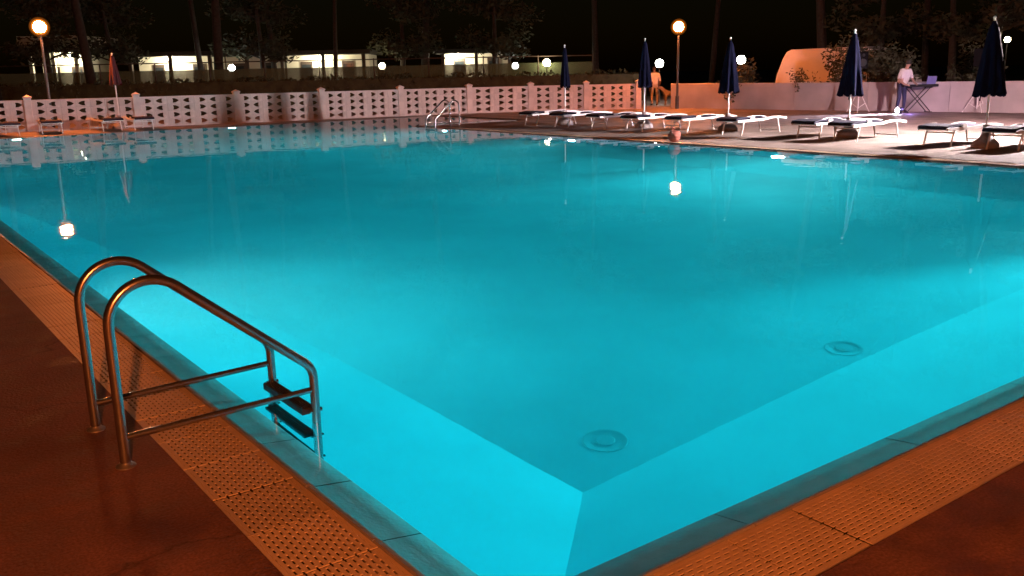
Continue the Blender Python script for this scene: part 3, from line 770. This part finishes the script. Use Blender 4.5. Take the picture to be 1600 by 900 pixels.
# ------------------------------------------------------------------ musician's gear
ks = empty('keyboard_stand', (29.28, 16.82, 0), math.radians(-29))
for s in (-0.13, 0.13):
    MB().tube([(-0.42, s, 0.02), (0.36, s, 0.82)], 0.016, 8).build('leg', M_black, ks, True)
    MB().tube([(0.42, s, 0.02), (-0.36, s, 0.82)], 0.016, 8).build('leg', M_black, ks, True)
for x, z in ((-0.42, 0.02), (0.42, 0.02), (0.36, 0.82), (-0.36, 0.82)):
    MB().tube([(x, -0.22, z), (x, 0.22, z)], 0.016, 8).build('foot_bar', M_black, ks, True)
tag(ks, 'black folding cross-legged stand in front of the wall', 'stand')
kb = empty('keyboard', (29.28, 16.82, 0.836), math.radians(-29))
bevel(MB().box((-0.62, -0.17, 0), (0.62, 0.17, 0.085)).build('keyboard_body', M_black, kb), 0.012)
keys = MB()
for k in range(36): keys.box((-0.55 + k * 0.03, 0.03, 0.087), (-0.523 + k * 0.03, 0.155, 0.098))
keys.build('white_keys', M_white, kb)
tag(kb, 'long black electronic keyboard lying on the cross-legged stand', 'keyboard')
lp = empty('laptop', (29.55, 16.63, 0.922), math.radians(-29 + 8))
MB().box((-0.18, -0.12, 0), (0.18, 0.12, 0.018)).build('laptop_base', M_lap, lp)
ld = MB().box((-0.18, -0.006, 0), (0.18, 0.006, 0.25)).build('laptop_lid', M_lap, lp, False, (0, -0.12, 0.019)); ld.rotation_euler = (math.radians(14), 0, 0)
MB().box((-0.165, 0.0065, 0.012), (0.165, 0.0085, 0.235)).build('laptop_screen', G_screen, ld)
tag(lp, 'blue lit open laptop standing on the keyboard', 'laptop')
def speaker_stand(x, y, rz, label, lab2):
    o = empty('speaker_stand', (x, y, 0), rz)
    MB().tube([(0, 0, 0.12), (0, 0, 0.95)], 0.02, 10).build('lower_pole', M_white, o, True)
    MB().tube([(0, 0, 0.90), (0, 0, 1.46)], 0.016, 10).build('upper_pole', M_white, o, True)
    MB().tube([(0, 0, 0.86), (0, 0, 0.98)], 0.034, 12).build('collar', M_black, o, True)
    MB().tube([(0.02, 0, 0.92), (0.09, 0, 0.92)], 0.012, 8).build('knob', M_black, o, True)
    for k in range(3):
        a = 2 * PI * k / 3
        MB().tube([(0.02 * math.cos(a), 0.02 * math.sin(a), 0.72), (0.42 * math.cos(a), 0.42 * math.sin(a), 0.015)], 0.013, 8).build('leg', M_white, o, True)
        MB().tube([(0.015 * math.cos(a), 0.015 * math.sin(a), 0.16), (0.25 * math.cos(a), 0.25 * math.sin(a), 0.31)], 0.01, 8).build('brace', M_white, o, True)
    tag(o, label, 'speaker stand', 'speaker stands')
    s = empty('loudspeaker', (x, y, 1.46), rz)
    bevel(MB().box((-0.17, -0.16, 0), (0.17, 0.16, 0.56)).build('cabinet', M_felt, s), 0.02)
    MB().lathe([(0.125, 0), (0.125, 0.008), (0.1, 0.012), (0.03, 0.004)], 20).build('woofer', M_black, s, True, (0, -0.162, 0.2)).rotation_euler = (PI / 2, 0, 0)
    MB().lathe([(0.05, 0), (0.05, 0.008), (0.03, 0.004)], 16).build('tweeter', M_black, s, True, (0, -0.162, 0.44)).rotation_euler = (PI / 2, 0, 0)
    tag(s, lab2, 'loudspeaker', 'loudspeakers')
speaker_stand(28.35, 18.4, -0.5, 'white tripod speaker stand behind the fourth umbrella', 'black loudspeaker on the tripod behind the fourth umbrella')
speaker_stand(29.95, 15.15, -0.2, 'white tripod speaker stand left of the largest umbrella', 'black loudspeaker on the tripod left of the largest umbrella')
# small stage light on the ground at the musician's feet, throwing its beam along the wall
sp = empty('stage_light', (28.45, 16.85, 0), math.radians(160))
MB().lathe([(0.09, 0), (0.1, 0.02), (0.1, 0.16), (0.085, 0.17)], 16).build('can', M_black, sp, True, (0, 0, 0.11)).rotation_euler = (0, PI / 2, 0)
MB().lathe([(0.088, 0.172), (0.07, 0.178), (0.0001, 0.18)], 16).build('lens', G_par, sp, True, (0, 0, 0.11)).rotation_euler = (0, PI / 2, 0)
MB().tube([(0.08, -0.11, 0.0), (0.08, -0.11, 0.12), (0.08, 0.11, 0.12), (0.08, 0.11, 0.0)], 0.01, 6).build('bracket', M_black, sp)
tag(sp, 'small bright stage light on the floor at the feet of the musician', 'stage light')
def spot(name, parent, loc, target, energy, color, angle, blend, size):
    l = bpy.data.lights.new(name, 'SPOT'); l.energy = energy; l.color = color; l.spot_size = math.radians(angle); l.spot_blend = blend; l.shadow_soft_size = size
    o = bpy.data.objects.new(name, l); col.objects.link(o); o.location = loc
    o.rotation_euler = (Vector(target) - Vector(loc)).to_track_quat('-Z', 'Y').to_euler()
    return o
spot('stage_beam', None, (28.22, 16.93, 0.16), (25.2, 18.1, 0.0), 4500, (0.92, 0.78, 1.0), 46, 0.7, 0.05)
l = bpy.data.lights.new('stage_spill', 'POINT'); l.energy = 16; l.color = (0.45, 0.3, 1.0); l.shadow_soft_size = 0.08
o = bpy.data.objects.new('stage_spill', l); col.objects.link(o); o.location = (28.5, 16.6, 0.25)

# ------------------------------------------------------------------ van behind the wall
vn = empty('van', (31.9, 21.35, 0), math.radians(-80))
# side silhouette (x along the van, z up)
side = [(-2.45, 0.35), (-2.5, 0.75), (-2.42, 1.25), (-2.22, 1.85), (-2.08, 2.13), (-1.9, 2.22), (1.0, 2.25), (1.35, 2.15), (2.0, 1.35), (2.55, 1.15), (2.65, 0.6), (2.6, 0.35)]
n = len(side); vb = MB()
def prof_y(z): return 0.9 - 0.1 * max(0, (z - 1.2)) ** 1.5
vb.add([(x, -prof_y(z), z) for x, z in side] + [(x, prof_y(z), z) for x, z in side], [tuple(range(n)), tuple(range(2 * n - 1, n - 1, -1))] + [((k + 1) % n, k, n + k, n + (k + 1) % n) for k in range(n)])
bevel(vb.build('van_body', M_van, vn), 0.05, 3)
for s in (-1, 1):
    MB().box((0.95, s * 0.895 - 0.01, 1.35), (1.6, s * 0.895 + 0.01, 1.85)).build('side_window', M_glass_dark, vn)
    for x in (-1.6, 1.75):
        wv = MB().lathe([(0.2, -0.1), (0.33, -0.1), (0.33, 0.1), (0.2, 0.1)], 24).build('wheel', M_tyre, vn, True, (x, s * 0.82, 0.33)); wv.rotation_euler = (PI / 2, 0, 0)
    MB().box((-1.9, s * 0.905 - 0.006, 1.0), (0.7, s * 0.905 + 0.006, 1.04)).build('trim_strip', M_van, vn)
MB().add([(1.42, -0.78, 2.08), (1.98, -0.84, 1.42), (1.98, 0.84, 1.42), (1.42, 0.78, 2.08), (1.43, -0.78, 2.1), (2.0, -0.84, 1.43), (2.0, 0.84, 1.43), (1.43, 0.78, 2.1)], [(0, 1, 2, 3), (7, 6, 5, 4)]).build('windscreen', M_glass_dark, vn)
tag(vn, 'white van glowing orange in the lamp light behind the low wall', 'van')

# ------------------------------------------------------------------ vegetation
def leaf_cloud(mb, blobs, count, size, rnd, flat=0.6):
    for _ in range(count):
        c, r = rnd.choice(blobs)
        d = Vector((rnd.gauss(0, 1), rnd.gauss(0, 1), rnd.gauss(0, 1))).normalized() * (rnd.random() ** 0.4)
        p = Vector(c) + Vector((d.x * r[0], d.y * r[1], d.z * r[2]))
        a = Vector((rnd.gauss(0, 1), rnd.gauss(0, 1), rnd.gauss(0, flat))).normalized()
        b = a.cross(Vector((rnd.gauss(0, 1), rnd.gauss(0, 1), rnd.gauss(0, 1)))).normalized()
        s = size * rnd.uniform(0.6, 1.4)
        mb.add([p - a * s, p + b * s * .35, p + a * s, p - b * s * .35], [(0, 1, 2, 3)])
def tree_meshes(seed, H, spread, pine=True):
    rnd = random.Random(seed)
    tr = MB(); lean = (rnd.uniform(-.5, .5), rnd.uniform(-.5, .5))
    pts = [(lean[0] * t ** 1.5, lean[1] * t ** 1.5, H * t) for t in (0, .15, .35, .55, .75, .92)]
    tr.tube(pts, [.24, .2, .17, .14, .1, .05], 9)
    blobs = []
    for k in range(11):
        t = rnd.uniform(.5, .92) if pine else rnd.uniform(.3, .9)
        a = rnd.uniform(0, 2 * PI); l = spread * rnd.uniform(.45, 1) * (1.15 - t * .5)
        b0 = Vector((lean[0] * t ** 1.5, lean[1] * t ** 1.5, H * t)); b1 = b0 + Vector((math.cos(a) * l, math.sin(a) * l, l * rnd.uniform(.15, .55)))
        tr.tube([b0, (b0 + b1) / 2 + Vector((0, 0, .12)), b1], [.06, .045, .02], 6)
        r = spread * rnd.uniform(.28, .48)
        blobs.append((tuple(b1), (r, r, r * .62))); blobs.append((tuple((b0 + b1) / 2), (r * .6, r * .6, r * .4)))
    cr = MB(); leaf_cloud(cr, blobs, 2600, .17, rnd)
    return tr.mesh('trunk', M_bark, True), cr.mesh('crown', M_leaf)
kinds = [tree_meshes(11, 16.0, 4.2), tree_meshes(12, 15.0, 4.0), tree_meshes(13, 17.5, 4.6), tree_meshes(14, 7.5, 3.0, False)]
fwd2 = Vector((math.sin(YAW), math.cos(YAW))); rgt2 = Vector((math.cos(YAW), -math.sin(YAW)))
def at_px(px, D):          # ground spot seen at picture column px, D metres ahead
    p = fwd2 * D + rgt2 * ((px - 800) / FPX * D * 1.0)
    return p.x, p.y
trees = [(22, 46, 0, .8, 'tall pine at the left frame edge behind the sodium lamp'), (108, 52, 3, 1.0, 'leafy tree hiding part of the first bungalow'), (171, 50, 1, 1.25, 'pine between the first and the second bungalow'),
         (338, 57, 2, .9, 'tall pine standing across the second bungalow'), (361, 53, 0, 1.3, 'thick pine between the second porch and the white globe lamp'), (449, 58, 0, .75, 'pine in the gap between the dim and the middle bungalow'), (537, 55, 1, .7, 'thin pine splitting the porch of the middle bungalow'), (672, 60, 2, 1.1, 'pine between the middle and the rightmost bungalow'), (779, 56, 3, .7, 'small leafy tree across the porch of the rightmost bungalow'),
         (206, 57, 3, .8, 'small leafy tree in the gap beside the second bungalow'), (431, 56, 3, .9, 'leafy tree hiding the end of the dim bungalow'), (640, 57, 3, .9, 'leafy tree right of the warm globe lamp'),
         (935, 60, 1, 1.2, 'pine right of the rightmost bungalow'), (1110, 58, 2, .9, 'pine behind the third umbrella'), (1283, 50, 1, 1.2, 'dark pine rising behind the van'),
         (1368, 47, 3, 1.05, 'leafy tree between the van and the musician'), (1437, 52, 0, .85, 'pine standing behind the musician'), (1478, 44, 3, 1.15, 'leafy tree above the laptop'), (1531, 40, 2, .8, 'reddish lit pine trunk left of the largest umbrella'), (1602, 38, 3, 1.1, 'leafy reddish tree at the frame edge behind the largest umbrella')]
for i, (px, D, k, th, lb) in enumerate(trees):
    x, y = at_px(px, D)
    o = empty('tree', (x, y, -0.03), random.uniform(0, 6.28))
    s = random.uniform(.9, 1.12); o.scale = (s * th, s * th, s) if k != 3 else (s, s, s)
    o.rotation_euler = (random.uniform(-.07, .07), random.uniform(-.07, .07), random.uniform(0, 6.28))
    link('trunk', kinds[k][0], o); link('crown', kinds[k][1], o)
    tag(o, lb, 'tree', 'trees around the terrace')
def shrub(loc, sx, sy, h, count, size, seed, label, z0=0, leafm=M_leaf2, group='shrubs behind the low wall'):
    rnd = random.Random(seed); o = empty('shrub', (loc[0], loc[1], z0))
    st = MB(); blobs = []
    for k in range(7):
        a = rnd.uniform(0, 6.28); q = Vector((math.cos(a) * sx * rnd.uniform(.2, .8), math.sin(a) * sy * rnd.uniform(.2, .8), h * rnd.uniform(.55, .95)))
        st.tube([(0, 0, 0), tuple(q * .5 + Vector((0, 0, .1))), tuple(q)], [.03, .022, .008], 6)
        blobs.append((tuple(q), (sx * .42, sy * .42, h * .24))); blobs.append((tuple(q * .65), (sx * .35, sy * .35, h * .25)))
    st.build('stem', M_bark, o, True)
    cr = MB(); leaf_cloud(cr, blobs, count, size, rnd); cr.build('foliage', leafm, o)
    tag(o, label, 'shrub', group)
shrub((29.55, 21.5), .95, .6, 1.55, 420, .07, 21, 'thin shrub in front of the orange van side')
shrub((30.15, 20.2), .95, .8, 2.35, 1500, .08, 22, 'dense shrub at the right end of the van')
shrub((30.35, 19.2), 1.0, .8, 2.3, 1600, .09, 27, 'dark shrub behind the wall between the van and the musician')
shrub((29.0, 24.2), .9, .8, 1.9, 900, .09, 23, 'rounded shrub behind the wall left of the van')
shrub((30.9, 18.3), 1.0, .8, 1.9, 1000, .09, 24, 'shrub behind the wall left of the musician')
shrub((31.9, 16.2), 1.1, .8, 2.1, 1100, .09, 25, 'shrub behind the wall above the laptop')
shrub((32.6, 14.2), 1.2, .9, 2.3, 1200, .09, 26, 'shrub behind the wall at the largest umbrella')

# clipped hedge and mesh fence in front of the bungalows
def line_pts(px0, px1, D): return Vector(at_px(px0, D)), Vector(at_px(px1, D))
a, b = line_pts(-150, 1010, 49)
hl = (b - a).length; ang = math.atan2((b - a).y, (b - a).x)
hg = empty('hedge', (a.x, a.y, -0.03), ang)
rnd = random.Random(5); hm = MB()
for _ in range(9000):
    x = rnd.uniform(0, hl); z = rnd.random() ** .6 * (1.55 + .09 * math.sin(x * 1.7) + .05 * math.sin(x * 5.1)); y = rnd.uniform(-.45, .45)
    q = Vector((x, y, z)); d1 = Vector((rnd.gauss(0, 1), rnd.gauss(0, 1), rnd.gauss(0, 1))).normalized(); d2 = d1.cross(Vector((rnd.gauss(0, 1), rnd.gauss(0, 1), rnd.gauss(0, 1)))).normalized(); s = rnd.uniform(.06, .14)
    hm.add([q - d1 * s, q + d2 * s * .5, q + d1 * s, q - d2 * s * .5], [(0, 1, 2, 3)])
hm.build('foliage', M_leaf2, hg)
MB().box((0, -.38, 0), (hl, .38, 1.4)).build('inner_growth', M_leaf2, hg)
tag(hg, 'long dark clipped hedge beyond the pierced fence', 'hedge')
def net_material():
    M = mat('green netting', (0.10, 0.13, 0.07), 0.9)
    nt = M.node_tree; N = nt.nodes; L = nt.links
    t = N.new('ShaderNodeBsdfTransparent'); mx = N.new('ShaderNodeMixShader'); mx.inputs[0].default_value = 0.72
    L.new(t.outputs[0], mx.inputs[1]); L.new(N['Principled BSDF'].outputs[0], mx.inputs[2]); L.new(mx.outputs[0], N['Material Output'].inputs[0])
    return M
M_net = net_material()
a, b = line_pts(-150, 930, 51.5)
hl = (b - a).length
nf = empty('mesh_fence', (a.x, a.y, -0.03), ang)
MB().tube([(0, 0, 2.5), (hl, 0, 2.42)], 0.035, 6).build('top_rail', M_wood, nf)
for k in range(14): MB().tube([(hl * k / 13, 0, 0), (hl * k / 13, 0, 2.5)], 0.035, 6).build('post', M_wood, nf)
MB().box((0, -.004, 0.9), (hl, .004, 2.08)).build('netting', M_net, nf)
tag(nf, 'tall mesh fence with dark top rail and green netting before the bungalows', 'fence')

# ------------------------------------------------------------------ lit bungalows behind the hedge
def bungalow(px0, px1, D, eave, label, bulbs, dark=False, tall=0.0):
    a = Vector(at_px(px0, D)); b = Vector(at_px(px1, D)); L_ = (b - a).length
    o = empty('bungalow', (a.x, a.y, 0), math.atan2((b - a).y, (b - a).x))
    MB().box((0, 1.8, 0), (L_, 5.5, eave + .05)).build('wall', M_plaster, o)
    MB().box((0, 0.0, 0), (L_, 1.8, 0.55)).build('porch_floor', M_plaster, o)
    rf = MB().box((-.4, -.35, eave), (L_ + .4, 5.9, eave + .28 + tall)).build('roof', M_plaster if tall else M_roof, o)
    nx = max(2, int(L_ / 2.4))
    for k in range(nx + 1):
        x = .12 + (L_ - .24) * k / nx
        MB().box((x - .11, 0.0, .55), (x + .11, .22, eave)).build('pillar', M_wood if not tall else M_plaster, o)
    for k in range(nx):
        x = (k + .5) * L_ / nx
        d = MB().box((x - .45, 1.74, .55), (x + .35, 1.797, 2.55)).build('door' if k % 2 == 0 else 'window', M_wood, o)
        MB().box((x - .36, 1.725, 1.35), (x + .26, 1.738, 2.35)).build('pane', M_glass_dark, d)
    for bx in bulbs:
        x = bx * L_
        lm = MB().sphere((x, .95, eave - .2), .13, 12, 8).build('porch_lamp', G_bulb, o, True)
        MB().lathe([(.05, eave - .1), (.1, eave - .07), (.1, eave - .002)], 12, (x, .95, 0)).build('lamp_base', M_wood, lm)
    tag(o, label, 'bungalow', 'bungalows beyond the hedge')
bungalow(76, 150, 62, 3.45, 'white bungalow with thick flat roof, leftmost behind the hedge', [.75], tall=.75)
bungalow(226, 352, 62, 3.05, 'bungalow with brightly lit yellow porch, second from the left', [.44])
bungalow(362, 448, 63, 2.98, 'dim bungalow between the two brightly lit porches', [])
bungalow(456, 585, 62, 2.95, 'bungalow with two lit porch bays in the middle of the row', [.44])
bungalow(700, 806, 62, 2.85, 'lit bungalow half screened by foliage, rightmost of the row', [.2])
for i, (px, D, z, gm_, lb) in enumerate(((382, 56, 2.15, G_globe, 'white globe lamp before the dim bungalow'), (610, 56, 2.07, G_globew, 'warm globe lamp right of the middle bungalow'), (812, 56, 1.93, G_globe, 'greenish white globe lamp at the end of the bungalows'),
                                        (860, 51, 2.03, G_globew, 'globe lamp just left of the first navy umbrella'), (1031, 46, 1.85, G_globe, 'globe lamp above the head of the man with the dog'), (1155, 44, 1.92, G_globe, 'globe lamp right of the third umbrella'),
                                        (1557, 40, 2.5, G_globew, 'small lamp shining through trees left of the largest umbrella'))):
    x, y = at_px(px, D)
    globe_lamp('path_lamp', (x, y), z, 0.2 if i < 6 else 0.12, gm_, lb, 'path lamp', 'globe lamps along the garden path', 0.035)
